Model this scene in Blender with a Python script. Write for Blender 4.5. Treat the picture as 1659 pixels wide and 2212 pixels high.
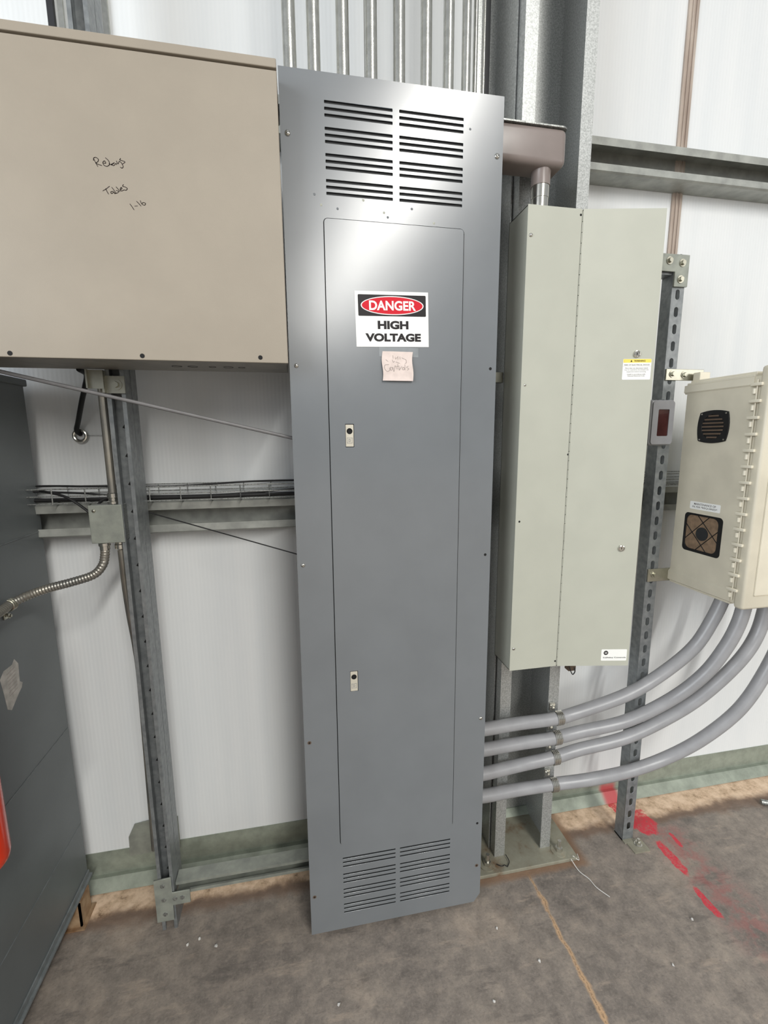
import bpy, bmesh, math, random
from mathutils import Vector, Matrix, Euler
random.seed(7)
S = bpy.context.scene
for o in list(bpy.data.objects): bpy.data.objects.remove(o)
COL = S.collection

# ---------------------------------------------------------------- camera, world, lamps, exposure
cam_d = bpy.data.cameras.new('camera'); cam = bpy.data.objects.new('camera', cam_d); COL.objects.link(cam)
cam_d.sensor_fit = 'VERTICAL'; cam_d.sensor_height = 36.0; cam_d.lens = 968.851/2212*36.0
cam_d.clip_start = 0.02; cam_d.clip_end = 200
_p, _y, _r = .162366, .187973, -.0077395
_f = Vector((math.sin(_y)*math.cos(_p), math.cos(_y)*math.cos(_p), -math.sin(_p)))
_rt = Vector((math.cos(_y), -math.sin(_y), 0)); _up = _rt.cross(_f)
_r2 = _rt*math.cos(_r)+_up*math.sin(_r); _u2 = -_rt*math.sin(_r)+_up*math.cos(_r)
cam.matrix_world = Matrix(((_r2.x, _u2.x, -_f.x, 0), (_r2.y, _u2.y, -_f.y, 0), (_r2.z, _u2.z, -_f.z, 1.42), (0, 0, 0, 1)))
S.camera = cam
S.view_settings.view_transform = 'Standard'; S.view_settings.look = 'None'
S.view_settings.gamma = 1.0; S.view_settings.use_curve_mapping = False
S.view_settings.exposure = 0.05

def area(name, loc, target, sx, sy, power, color, spread=180):
    d = bpy.data.lights.new(name, 'AREA'); d.shape = 'RECTANGLE'; d.size = sx; d.size_y = sy
    d.energy = power; d.color = color; d.spread = math.radians(spread)
    o = bpy.data.objects.new(name, d); COL.objects.link(o); o.location = loc
    dr = Vector(target)-Vector(loc); o.rotation_euler = dr.to_track_quat('-Z', 'Y').to_euler(); return o

w = bpy.data.worlds.new('hall'); S.world = w; w.use_nodes = True
nt = w.node_tree; bg = nt.nodes['Background']
tc = nt.nodes.new('ShaderNodeTexCoord'); sp = nt.nodes.new('ShaderNodeSeparateXYZ'); cr = nt.nodes.new('ShaderNodeValToRGB')
mr = nt.nodes.new('ShaderNodeMapRange'); mr.inputs[1].default_value = -1
nt.links.new(tc.outputs['Generated'], sp.inputs[0]); nt.links.new(sp.outputs[2], mr.inputs[0]); nt.links.new(mr.outputs[0], cr.inputs[0])
cr.color_ramp.elements[0].position = .3; cr.color_ramp.elements[0].color = (.16, .155, .15, 1)
cr.color_ramp.elements[1].position = .75; cr.color_ramp.elements[1].color = (.60, .625, .65, 1)
nt.links.new(cr.outputs[0], bg.inputs[0]); bg.inputs[1].default_value = .68
# long luminous strip of the hall roof (runs away behind the camera)
a, b = Vector((2.25, -3.7, 6.0)), Vector((.9, -19.0, 6.0))
strip = bpy.data.lights.new('roof_strip', 'AREA'); strip.shape = 'RECTANGLE'; strip.size = .42; strip.size_y = (b-a).length
strip.energy = 1500; strip.color = (1, .98, .93)
so = bpy.data.objects.new('roof_strip', strip); COL.objects.link(so); so.location = (a+b)/2
dn = Vector((0, 1, -.7)).normalized(); yv = (b-a).normalized(); zv = -(dn-yv*dn.dot(yv)).normalized(); xv = yv.cross(zv)
so.rotation_euler = Matrix((xv, yv, zv)).transposed().to_euler()
# added soft fill at far right behind the camera, clear of the panel's reflection
area('right_fill_light', (6.5, -4.6, 2.8), (.9, 1.3, .9), 2.6, 3.0, 80, (1, .97, .92))
# added broad fill from the left, lifting the left-facing sides
area('left_fill_light', (-5.0, -2.4, 2.6), (.6, 1.3, .9), 4.0, 3.2, 290, (.90, .95, 1.0))

# ---------------------------------------------------------------- materials
def lin(c):
    f = lambda v: (v/255/12.92) if v/255 <= .04045 else ((v/255+.055)/1.055)**2.4
    return (f(c[0]), f(c[1]), f(c[2]), 1)
def mat(name, c, rough=.5, metal=0, var=.04, scale=40, bump=0, bscale=300, spec=.5, c2=None, lo=.35, hi=.65, coat=0, stretch=None):
    m = bpy.data.materials.new(name); m.use_nodes = True; n = m.node_tree.nodes; l = m.node_tree.links
    p = n['Principled BSDF']; base = lin(c)
    t = n.new('ShaderNodeTexCoord'); g = n.new('ShaderNodeNewGeometry'); nz = n.new('ShaderNodeTexNoise'); nz.inputs['Scale'].default_value = scale; nz.inputs['Detail'].default_value = 5
    if stretch:
        mp = n.new('ShaderNodeMapping'); mp.inputs['Scale'].default_value = stretch; l.new(g.outputs['Position'], mp.inputs[0]); l.new(mp.outputs[0], nz.inputs['Vector'])
    else: l.new(g.outputs['Position'], nz.inputs['Vector'])
    r = n.new('ShaderNodeValToRGB'); l.new(nz.outputs['Fac'], r.inputs[0])
    cc = lin(c2) if c2 else tuple(min(1, v*(1+var*2)) for v in base[:3])+(1,)
    bb = base if c2 else tuple(v*(1-var*2) for v in base[:3])+(1,)
    r.color_ramp.elements[0].position = lo; r.color_ramp.elements[0].color = bb
    r.color_ramp.elements[1].position = hi; r.color_ramp.elements[1].color = cc
    l.new(r.outputs[0], p.inputs['Base Color'])
    p.inputs['Roughness'].default_value = rough; p.inputs['Metallic'].default_value = metal
    p.inputs['Specular IOR Level'].default_value = spec; p.inputs['Coat Weight'].default_value = coat
    if bump:
        b = n.new('ShaderNodeBump'); b.inputs['Strength'].default_value = bump; b.inputs['Distance'].default_value = .001
        n2 = n.new('ShaderNodeTexNoise'); n2.inputs['Scale'].default_value = bscale; l.new(g.outputs['Position'], n2.inputs['Vector'])
        l.new(n2.outputs['Fac'], b.inputs['Height']); l.new(b.outputs[0], p.inputs['Normal'])
    return m
M = {}
M['panel'] = mat('slate_grey_enamel', (115, 119, 122), .235, 0, .02, 6, .45, 5, .85)
M['panel_in'] = mat('panel_interior', (38, 39, 40), .6)
M['beige'] = mat('beige_enamel', (157, 147, 132), .5, 0, .015, 10, .12, 500)
M['beige_dk'] = mat('galvanized_underside', (150, 146, 138), .5, .3, .05, 30)
M['ge'] = mat('pale_grey_enamel', (180, 181, 168), .48, 0, .012, 10, .1, 400)
M['nema'] = mat('putty_fibreglass', (206, 199, 180), .45, 0, .03, 12, .15, 200)
M['nema_lt'] = mat('putty_gloss', (220, 213, 194), .3, 0, .02, 12)
M['galv'] = mat('galvanized_steel', (120, 122, 120), .42, .75, .0, 330, .12, 400, c2=(182, 184, 180), lo=.36, hi=.64)
M['galv_col'] = mat('spangled_galvanized_steel', (158, 160, 158), .38, .6, .0, 260, .08, 300, c2=(196, 198, 196), lo=.34, hi=.66)
M['galv_dull'] = mat('weathered_galvanized_steel', (140, 144, 137), .52, .35, .0, 25, .15, 200, c2=(164, 168, 158))
M['girt'] = mat('girt_steel', (148, 150, 145), .5, .35, .0, 25, .1, 200, c2=(172, 174, 168))
M['strut'] = mat('zinc_strut_steel', (124, 128, 130), .42, .5, .0, 60, .06, 300, c2=(146, 150, 151))
M['emt'] = mat('conduit_steel', (186, 186, 180), .30, .9, .05, 60, .25, 350)
M['emt_rust'] = mat('stained_conduit', (134, 133, 128), .36, .65, .0, 14, 0, 300, c2=(158, 153, 142))
M['zinc'] = mat('bright_zinc', (205, 203, 195), .2, .95, .02, 60)
M['bolt'] = mat('bolt_zinc', (176, 174, 160), .28, .9, .03, 60)
M['liquid'] = mat('grey_conduit_jacket', (152, 152, 154), .32, 0, .03, 20, .1, 300)
M['black'] = mat('black_plastic', (22, 22, 23), .45)
M['blackcable'] = mat('black_cable_jacket', (26, 26, 27), .5)
M['greycable'] = mat('grey_cable_jacket', (128, 126, 126), .45)
M['dkcab'] = mat('dark_grey_enamel', (98, 103, 104), .42, 0, .03, 6, .15, 300)
M['dkcab_edge'] = mat('worn_grey_edge', (110, 115, 116), .5, 0, .1, 40)
M['taupe'] = mat('taupe_plastic', (136, 125, 120), .32, 0, .02, 20)
M['white'] = mat('white_vinyl', (240, 240, 236), .5, 0, .005, 20, spec=.2)
M['paper'] = mat('receipt_paper', (222, 206, 198), .75, 0, .03, 60, .4, 60)
M['oldpaper'] = mat('dusty_paper', (176, 172, 165), .85, 0, .08, 60)
M['ink'] = mat('marker_ink', (66, 52, 50), .6)
M['pencil'] = mat('faded_ink', (150, 138, 132), .7)
M['signblack'] = mat('sign_black', (32, 28, 30), .4, spec=.2)
M['signred'] = mat('sign_red', (206, 16, 40), .45, 0, .01, spec=.2)
M['yellow'] = mat('sticker_yellow', (240, 216, 96), .4)
M['orange'] = mat('sticker_orange', (216, 130, 40), .4)
M['greytext'] = mat('small_print', (96, 90, 88), .6)
M['brown'] = mat('brown_plastic', (96, 80, 66), .5)
M['filter'] = mat('dusty_filter', (128, 106, 84), .85, 0, .1, 60, .3, 100)
M['thermo'] = mat('grey_plastic', (142, 142, 144), .38, 0, .02)
M['glassred'] = mat('dark_red_window', (64, 36, 34), .12, 0, .1, 30)
M['lockmetal'] = mat('pale_latch_metal', (206, 200, 184), .35, .2, .02)
M['red'] = mat('red_enamel', (216, 56, 26), .25, 0, .02, 20, coat=.4)
M['rusty'] = mat('rusty_steel', (128, 96, 66), .7, .2, .0, 30, .2, 200, c2=(172, 146, 116))
M['darkhole'] = mat('dark_recess', (16, 15, 15), .8)
M['batten'] = mat('stained_aluminium_batten', (166, 150, 138), .5, .3, .0, 18, 0, 100, c2=(198, 186, 174), stretch=(1, 1, .25))
M['darkstrip'] = mat('dark_batten_and_gap', (34, 34, 38), .5)
M['tape'] = mat('clear_tape', (142, 146, 148), .22)
M['wirewhite'] = mat('white_cord', (205, 203, 198), .5)

def mk_wall():
    m = bpy.data.materials.new('fluted_polycarbonate'); m.use_nodes = True; n = m.node_tree.nodes; l = m.node_tree.links; p = n['Principled BSDF']
    g = n.new('ShaderNodeNewGeometry')
    wv = n.new('ShaderNodeTexWave'); wv.wave_type = 'BANDS'; wv.bands_direction = 'X'; wv.inputs['Scale'].default_value = 28.5; wv.inputs['Distortion'].default_value = .15
    l.new(g.outputs['Position'], wv.inputs['Vector'])
    b = n.new('ShaderNodeBump'); b.inputs['Strength'].default_value = .13; b.inputs['Distance'].default_value = .0012; l.new(wv.outputs['Fac'], b.inputs['Height'])
    nz = n.new('ShaderNodeTexNoise'); nz.inputs['Scale'].default_value = 3; mp = n.new('ShaderNodeMapping'); mp.inputs['Scale'].default_value = (6, 1, .5)
    l.new(g.outputs['Position'], mp.inputs[0]); l.new(mp.outputs[0], nz.inputs['Vector'])
    r = n.new('ShaderNodeValToRGB'); r.color_ramp.elements[0].position = .3; r.color_ramp.elements[1].position = .7
    r.color_ramp.elements[0].color = lin((226, 229, 230)); r.color_ramp.elements[1].color = lin((232, 234, 234)); l.new(nz.outputs['Fac'], r.inputs[0])
    mx = n.new('ShaderNodeMixRGB'); mx.blend_type = 'MULTIPLY'; mx.inputs[0].default_value = .012; l.new(r.outputs[0], mx.inputs[1]); l.new(wv.outputs['Color'], mx.inputs[2])
    l.new(mx.outputs[0], p.inputs['Base Color']); l.new(b.outputs[0], p.inputs['Normal'])
    p.inputs['Roughness'].default_value = .5
    return m
M['wall'] = mk_wall()

def math_n(n, l, op, a, b=None, clamp=False):
    x = n.new('ShaderNodeMath'); x.operation = op; x.use_clamp = clamp
    for i, v in enumerate((a, b)):
        if v is None: continue
        if isinstance(v, (int, float)): x.inputs[i].default_value = v
        else: l.new(v, x.inputs[i])
    return x.outputs[0]
def noise(n, l, vec, scale, detail=6, rough=.6):
    z = n.new('ShaderNodeTexNoise'); z.inputs['Scale'].default_value = scale; z.inputs['Detail'].default_value = detail; z.inputs['Roughness'].default_value = rough
    l.new(vec, z.inputs['Vector']); return z.outputs['Fac']
def ramp(n, l, fac, stops):
    r = n.new('ShaderNodeValToRGB'); e = r.color_ramp.elements
    while len(e) < len(stops): e.new(.5)
    for i, (p, c) in enumerate(stops): e[i].position = p; e[i].color = lin(c)
    l.new(fac, r.inputs[0]); return r.outputs[0]
def mix(n, l, fac, a, b):
    x = n.new('ShaderNodeMixRGB'); l.new(fac, x.inputs[0])
    for i, v in ((1, a), (2, b)):
        if isinstance(v, tuple): x.inputs[i].default_value = lin(v)
        else: l.new(v, x.inputs[i])
    return x.outputs[0]
def smooth(n, l, v, lo, hi):
    x = n.new('ShaderNodeMapRange'); x.interpolation_type = 'SMOOTHSTEP'; l.new(v, x.inputs[0]); x.inputs[1].default_value = lo; x.inputs[2].default_value = hi; return x.outputs[0]

def paint_mask(n, l, X, Y, pos):
    """red spray paint: a few solid dabs in a row, ragged edges"""
    nz = noise(n, l, pos, 38, 5, .6); nf = noise(n, l, pos, 11, 3, .5)
    dx = math_n(n, l, 'MULTIPLY', math_n(n, l, 'SUBTRACT', nf, .5), .05); dd = math_n(n, l, 'MULTIPLY', math_n(n, l, 'SUBTRACT', nz, .5), .9)
    out = None
    for cx, cy, hx, hy in ((1.205, 1.262, .052, .060), (1.175, 1.35, .035, .06), (1.204, 1.115, .018, .062), (1.190, .965, .013, .052), (1.275, 1.17, .010, .03)):
        ax = math_n(n, l, 'DIVIDE', math_n(n, l, 'SUBTRACT', math_n(n, l, 'ADD', X, dx), cx), hx); ay = math_n(n, l, 'DIVIDE', math_n(n, l, 'SUBTRACT', Y, cy), hy)
        d = math_n(n, l, 'ADD', math_n(n, l, 'SQRT', math_n(n, l, 'ADD', math_n(n, l, 'MULTIPLY', ax, ax), math_n(n, l, 'MULTIPLY', ay, ay))), dd)
        m = math_n(n, l, 'SUBTRACT', 1.0, smooth(n, l, d, .85, 1.1)); out = m if out is None else math_n(n, l, 'MAXIMUM', out, m)
    grit = smooth(n, l, noise(n, l, pos, 90, 4, .75), .36, .56)
    return math_n(n, l, 'MULTIPLY', out, math_n(n, l, 'ADD', math_n(n, l, 'MULTIPLY', grit, .45), .45)), out

def mk_floor():
    m = bpy.data.materials.new('stained_concrete'); m.use_nodes = True; n = m.node_tree.nodes; l = m.node_tree.links; p = n['Principled BSDF']
    g = n.new('ShaderNodeNewGeometry'); pos = g.outputs['Position']; s = n.new('ShaderNodeSeparateXYZ'); l.new(pos, s.inputs[0]); X, Y = s.outputs[0], s.outputs[1]
    big = noise(n, l, pos, 3.0, 8, .62); mid = noise(n, l, pos, 22, 6, .65); fine = noise(n, l, pos, 140, 4, .7)
    c1 = ramp(n, l, big, [(.30, (96, 90, 85)), (.44, (130, 121, 113)), (.56, (142, 132, 122)), (.70, (182, 165, 148))])
    c2 = ramp(n, l, mid, [(.32, (78, 73, 69)), (.5, (134, 126, 118)), (.68, (182, 168, 153))])
    x = n.new('ShaderNodeMixRGB'); x.inputs[0].default_value = .38; l.new(c1, x.inputs[1]); l.new(c2, x.inputs[2])
    c = mix(n, l, math_n(n, l, 'MULTIPLY', smooth(n, l, fine, .50, .68), .28), x.outputs[0], (172, 160, 148))
    c = mix(n, l, math_n(n, l, 'MULTIPLY', smooth(n, l, fine, .46, .30), .3), c, (62, 58, 55))
    mp = n.new('ShaderNodeMapping'); mp.inputs['Scale'].default_value = (1.2, 4.5, 1); mp.inputs['Rotation'].default_value = (0, 0, .35); l.new(pos, mp.inputs[0])
    sc = noise(n, l, mp.outputs[0], 4.0, 9, .72)
    c = mix(n, l, math_n(n, l, 'MULTIPLY', smooth(n, l, sc, .56, .68), .55), c, (176, 160, 144))
    c = mix(n, l, math_n(n, l, 'MULTIPLY', smooth(n, l, sc, .44, .34), .45), c, (84, 79, 76))
    # unsealed tan band along the wall
    yy = math_n(n, l, 'ADD', Y, math_n(n, l, 'MULTIPLY', math_n(n, l, 'SUBTRACT', noise(n, l, pos, 12, 5, .6), .5), .07))
    band = smooth(n, l, yy, 1.265, 1.285)
    tan = ramp(n, l, noise(n, l, pos, 26, 6, .7), [(.30, (120, 96, 76)), (.40, (196, 168, 140)), (.55, (226, 198, 170)), (.75, (238, 214, 188))])
    c = mix(n, l, band, c, tan)
    rim = math_n(n, l, 'MULTIPLY', smooth(n, l, yy, 1.225, 1.262), math_n(n, l, 'SUBTRACT', 1.0, smooth(n, l, yy, 1.272, 1.30)))
    c = mix(n, l, math_n(n, l, 'MULTIPLY', rim, .7), c, (112, 86, 68))
    # saw-cut joint with tan crumbs
    wob = math_n(n, l, 'MULTIPLY', math_n(n, l, 'SUBTRACT', noise(n, l, pos, 9, 4, .6), .5), .035)
    dj = math_n(n, l, 'ABSOLUTE', math_n(n, l, 'SUBTRACT', math_n(n, l, 'SUBTRACT', X, .694), wob))
    wd = math_n(n, l, 'MULTIPLY', math_n(n, l, 'SUBTRACT', 1.0, smooth(n, l, math_n(n, l, 'ADD', dj, math_n(n, l, 'MULTIPLY', mid, .022)), .012, .021)), math_n(n, l, 'SUBTRACT', 1.0, smooth(n, l, Y, 1.14, 1.17)))
    c = mix(n, l, math_n(n, l, 'MULTIPLY', wd, .9), c, (204, 168, 130))
    core = math_n(n, l, 'MULTIPLY', math_n(n, l, 'MULTIPLY', smooth(n, l, fine, .44, .54), math_n(n, l, 'SUBTRACT', 1.0, smooth(n, l, dj, .0008, .0026))), math_n(n, l, 'SUBTRACT', 1.0, smooth(n, l, Y, 1.14, 1.17)))
    c = mix(n, l, math_n(n, l, 'MULTIPLY', core, .4), c, (104, 80, 60))
    # rust and tan halo round the base plate
    pl = smooth(n, l, math_n(n, l, 'ADD', Y, math_n(n, l, 'MULTIPLY', math_n(n, l, 'SUBTRACT', mid, .5), .03)), 1.135, 1.16)
    px = math_n(n, l, 'SUBTRACT', 1.0, smooth(n, l, math_n(n, l, 'ABSOLUTE', math_n(n, l, 'SUBTRACT', X, .66)), .235, .27))
    c = mix(n, l, math_n(n, l, 'MULTIPLY', math_n(n, l, 'MULTIPLY', pl, px), .8), c, (134, 104, 80))
    # red paint
    pm, bandm = paint_mask(n, l, X, Y, pos)
    haze = math_n(n, l, 'MULTIPLY', smooth(n, l, math_n(n, l, 'ABSOLUTE', math_n(n, l, 'SUBTRACT', X, 1.26)), .13, .0), math_n(n, l, 'MULTIPLY', math_n(n, l, 'MULTIPLY', smooth(n, l, mid, .40, .62), .5), math_n(n, l, 'MULTIPLY', smooth(n, l, Y, .55, .95), math_n(n, l, 'SUBTRACT', 1.0, smooth(n, l, Y, 1.2, 1.26)))))
    c = mix(n, l, haze, c, (146, 58, 62)); c = mix(n, l, pm, c, (206, 42, 62))
    l.new(c, p.inputs['Base Color'])
    b = n.new('ShaderNodeBump'); b.inputs['Strength'].default_value = .5; b.inputs['Distance'].default_value = .003
    h = math_n(n, l, 'ADD', math_n(n, l, 'MULTIPLY', fine, .5), mid); h = math_n(n, l, 'SUBTRACT', h, math_n(n, l, 'MULTIPLY', core, 1.5)); l.new(h, b.inputs['Height']); l.new(b.outputs[0], p.inputs['Normal'])
    rr = n.new('ShaderNodeMapRange'); l.new(big, rr.inputs[0]); rr.inputs[3].default_value = .5; rr.inputs[4].default_value = .8; l.new(rr.outputs[0], p.inputs['Roughness'])
    return m
M['floor'] = mk_floor()
def mk_base():
    m = bpy.data.materials.new('galvanized_base_angle'); m.use_nodes = True; n = m.node_tree.nodes; l = m.node_tree.links; p = n['Principled BSDF']
    g = n.new('ShaderNodeNewGeometry'); pos = g.outputs['Position']; s = n.new('ShaderNodeSeparateXYZ'); l.new(pos, s.inputs[0])
    c = ramp(n, l, noise(n, l, pos, 20, 5, .6), [(.3, (134, 141, 129)), (.7, (164, 171, 158))])
    d = math_n(n, l, 'ABSOLUTE', math_n(n, l, 'SUBTRACT', s.outputs[0], 1.165))
    zz = math_n(n, l, 'SUBTRACT', 1.0, smooth(n, l, s.outputs[2], .035, .075))
    mk = math_n(n, l, 'MULTIPLY', math_n(n, l, 'MULTIPLY', math_n(n, l, 'SUBTRACT', 1.0, smooth(n, l, d, .02, .045)), zz), .8)
    c = mix(n, l, mk, c, (188, 48, 62)); l.new(c, p.inputs['Base Color']); p.inputs['Roughness'].default_value = .55; p.inputs['Metallic'].default_value = .3
    return m
M['base'] = mk_base()
def mk_plate():
    m = bpy.data.materials.new('rusty_base_plate'); m.use_nodes = True; n = m.node_tree.nodes; l = m.node_tree.links; p = n['Principled BSDF']
    pos = n.new('ShaderNodeNewGeometry').outputs['Position']
    c = ramp(n, l, noise(n, l, pos, 14, 6, .65), [(.30, (120, 96, 72)), (.44, (142, 138, 122)), (.6, (152, 150, 134)), (.8, (176, 158, 132))])
    l.new(c, p.inputs['Base Color']); p.inputs['Roughness'].default_value = .6; p.inputs['Metallic'].default_value = .25; return m
M['plate'] = mk_plate()

# ---------------------------------------------------------------- helpers
WO = {}
def obj(name, bm, m, parent=None, smooth_=False, base=None):
    if isinstance(bm, bmesh.types.BMesh):
        bmesh.ops.remove_doubles(bm, verts=bm.verts, dist=1e-6); bmesh.ops.recalc_face_normals(bm, faces=bm.faces)
    me = bpy.data.meshes.new(name)
    if parent: o0 = WO[parent.name]
    elif base is not None: o0 = Vector(base)
    else:
        vs = [v.co for v in bm.verts]; o0 = Vector(((min(v.x for v in vs)+max(v.x for v in vs))/2, (min(v.y for v in vs)+max(v.y for v in vs))/2, min(v.z for v in vs)))
    bmesh.ops.translate(bm, verts=bm.verts, vec=-o0)
    bm.to_mesh(me); bm.free()
    me.materials.append(M[m] if isinstance(m, str) else m)
    o = bpy.data.objects.new(name, me); COL.objects.link(o)
    if parent: o.parent = parent
    else: o.location = o0
    WO[o.name] = o0
    if smooth_:
        for f in me.polygons: f.use_smooth = True
        try: me.set_sharp_from_angle(angle=math.radians(35))
        except Exception: pass
    return o
def tag(o, label, cat, group=None):
    o['label'] = label; o['category'] = cat
    if group: o['group'] = group
    return o
def thing(name, label, cat, loc, group=None):
    o = bpy.data.objects.new(name, None); COL.objects.link(o); o.location = loc; o.empty_display_size = .05
    WO[o.name] = Vector(loc); return tag(o, label, cat, group)
def struct(o): o['kind'] = 'structure'; return o
def nb(): return bmesh.new()
def box(bm, x0, x1, y0, y1, z0, z1, bev=0, seg=2, mtx=None):
    r = bmesh.ops.create_cube(bm, size=1); vs = r['verts']
    for v in vs: v.co = Vector((x0+(v.co.x+.5)*(x1-x0), y0+(v.co.y+.5)*(y1-y0), z0+(v.co.z+.5)*(z1-z0)))
    if bev:
        es = list({e for v in vs for e in v.link_edges})
        rr = bmesh.ops.bevel(bm, geom=es, offset=bev, segments=seg, affect='EDGES', profile=.5); 
        if mtx: vs = list({v for f in rr['faces'] for v in f.verts} | {v for v in vs if v.is_valid})
    if mtx: bmesh.ops.transform(bm, matrix=mtx, verts=vs)
    return bm
def cyl(bm, a, b, r0, r1=None, seg=20, cap=True):
    a, b = Vector(a), Vector(b); r1 = r0 if r1 is None else r1; d = b-a
    q = d.to_track_quat('Z', 'Y').to_matrix().to_4x4(); mt = Matrix.Translation((a+b)/2) @ q
    bmesh.ops.create_cone(bm, cap_ends=cap, segments=seg, radius1=r0, radius2=r1, depth=d.length, matrix=mt); return bm
def lathe(bm, o, ax, prof, seg=24):
    """prof: list of (r, h) along axis ax from o"""
    o = Vector(o); ax = Vector(ax).normalized(); u = ax.orthogonal().normalized(); v = ax.cross(u); rings = []
    for r, h in prof:
        rings.append([bm.verts.new(o+ax*h+(u*math.cos(2*math.pi*i/seg)+v*math.sin(2*math.pi*i/seg))*max(r, 1e-5)) for i in range(seg)])
    for k in range(len(rings)-1):
        for i in range(seg):
            j = (i+1) % seg; bm.faces.new((rings[k][i], rings[k][j], rings[k+1][j], rings[k+1][i]))
    bm.faces.new(rings[0][::-1]); bm.faces.new(rings[-1]); return bm
def spline(pts, n=12):
    P = [Vector(p) for p in pts]; P = [P[0]*2-P[1]]+P+[P[-1]*2-P[-2]]; out = []
    for i in range(1, len(P)-2):
        for k in range(n):
            t = k/n; a, b, c, d = P[i-1], P[i], P[i+1], P[i+2]
            out.append(.5*((2*b)+(c-a)*t+(2*a-5*b+4*c-d)*t*t+(3*b-a-3*c+d)*t**3))
    out.append(P[-2]); return out
def resample(pts, step):
    L = [0]
    for i in range(1, len(pts)): L.append(L[-1]+(pts[i]-pts[i-1]).length)
    n = max(2, int(L[-1]/step)); out = []; k = 0
    for i in range(n+1):
        s = L[-1]*i/n
        while k < len(pts)-2 and L[k+1] < s: k += 1
        t = (s-L[k])/max(1e-9, L[k+1]-L[k]); out.append(pts[k].lerp(pts[k+1], min(1, t)))
    return out
def tube(bm, pts, r, seg=14, rib=0, flat=None, up=(0, 0, 1)):
    pts = [Vector(p) for p in pts]; rings = []; prev = None
    for i, p in enumerate(pts):
        t = (pts[min(i+1, len(pts)-1)]-pts[max(i-1, 0)]).normalized()
        if prev is None:
            u = Vector(up).cross(t)
            if u.length < 1e-3: u = Vector((1, 0, 0)).cross(t)
            u.normalize()
        else: u = (prev-t*prev.dot(t)).normalized()
        prev = u; v = t.cross(u); rr = r*(1+(rib if i % 2 else 0)); fl = flat or 1
        rings.append([bm.verts.new(p+u*math.cos(2*math.pi*k/seg)*rr+v*math.sin(2*math.pi*k/seg)*rr*fl) for k in range(seg)])
    for a in range(len(rings)-1):
        for i in range(seg):
            j = (i+1) % seg; bm.faces.new((rings[a][i], rings[a][j], rings[a+1][j], rings[a+1][i]))
    bm.faces.new(rings[0][::-1]); bm.faces.new(rings[-1]); return bm
def prism(bm, pts, f, d):
    """pts 2D polygon, f(u,v,w)->Vector, thickness from w=0 to d"""
    A = [bm.verts.new(f(u, v, 0)) for u, v in pts]; B = [bm.verts.new(f(u, v, d)) for u, v in pts]
    bm.faces.new(A); bm.faces.new(B[::-1]); n = len(pts)
    for i in range(n): bm.faces.new((A[i], A[(i+1) % n], B[(i+1) % n], B[i]))
    return bm
def sheet(bm, path, t, f, L0, L1):
    """open 2D polyline path thickened to t (towards its left), extruded L0..L1; f(u,v,l)->Vector"""
    P = [Vector((a, b)) for a, b in path]; n = len(P); off = []
    for i in range(n):
        def nm(a, b): d = (b-a).normalized(); return Vector((-d.y, d.x))
        if i == 0: o = nm(P[0], P[1])*t
        elif i == n-1: o = nm(P[-2], P[-1])*t
        else:
            n1, n2 = nm(P[i-1], P[i]), nm(P[i], P[i+1]); o = (n1+n2)/max(.2, 1+n1.dot(n2))*t
        off.append(P[i]+o)
    for i in range(n-1):
        q = [P[i], P[i+1], off[i+1], off[i]]
        A = [bm.verts.new(f(v.x, v.y, L0)) for v in q]; B = [bm.verts.new(f(v.x, v.y, L1)) for v in q]
        bm.faces.new(A); bm.faces.new(B[::-1])
        for k in range(4): bm.faces.new((A[k], A[(k+1) % 4], B[(k+1) % 4], B[k]))
    return bm
def rrect(x0, x1, z0, z1, r=0, n=5):
    if r <= 0: return [(x0, z0), (x1, z0), (x1, z1), (x0, z1)]
    o = []
    for cx, cz, a in ((x1-r, z0+r, -90), (x1-r, z1-r, 0), (x0+r, z1-r, 90), (x0+r, z0+r, 180)):
        for k in range(n+1):
            t = math.radians(a+90*k/n); o.append((cx+r*math.cos(t), cz+r*math.sin(t)))
    return o
def circ(cx, cz, r, n=20, rz=None): return [(cx+r*math.cos(2*math.pi*k/n), cz+(rz or r)*math.sin(2*math.pi*k/n)) for k in range(n)]
def holed(outer, holes, t):
    """plate with real holes: filled 2D curve -> bmesh in the uv plane, w from 0 to t"""
    cu = bpy.data.curves.new('tmp', 'CURVE'); cu.dimensions = '2D'; cu.fill_mode = 'BOTH'; cu.extrude = t/2
    for pl in [outer]+holes:
        s = cu.splines.new('POLY'); s.points.add(len(pl)-1); s.use_cyclic_u = True
        for p, (a, b) in zip(s.points, pl): p.co = (a, b, 0, 1)
    o = bpy.data.objects.new('tmp', cu); COL.objects.link(o); dg = bpy.context.evaluated_depsgraph_get(); dg.update()
    me = bpy.data.meshes.new_from_object(o.evaluated_get(dg)); bm = nb(); bm.from_mesh(me)
    bmesh.ops.translate(bm, verts=bm.verts, vec=(0, 0, t/2))
    bpy.data.objects.remove(o); bpy.data.curves.remove(cu); bpy.data.meshes.remove(me); return bm
def place(bm, f):
    for v in bm.verts: v.co = f(v.co.x, v.co.y, v.co.z)
    return bm
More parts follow.
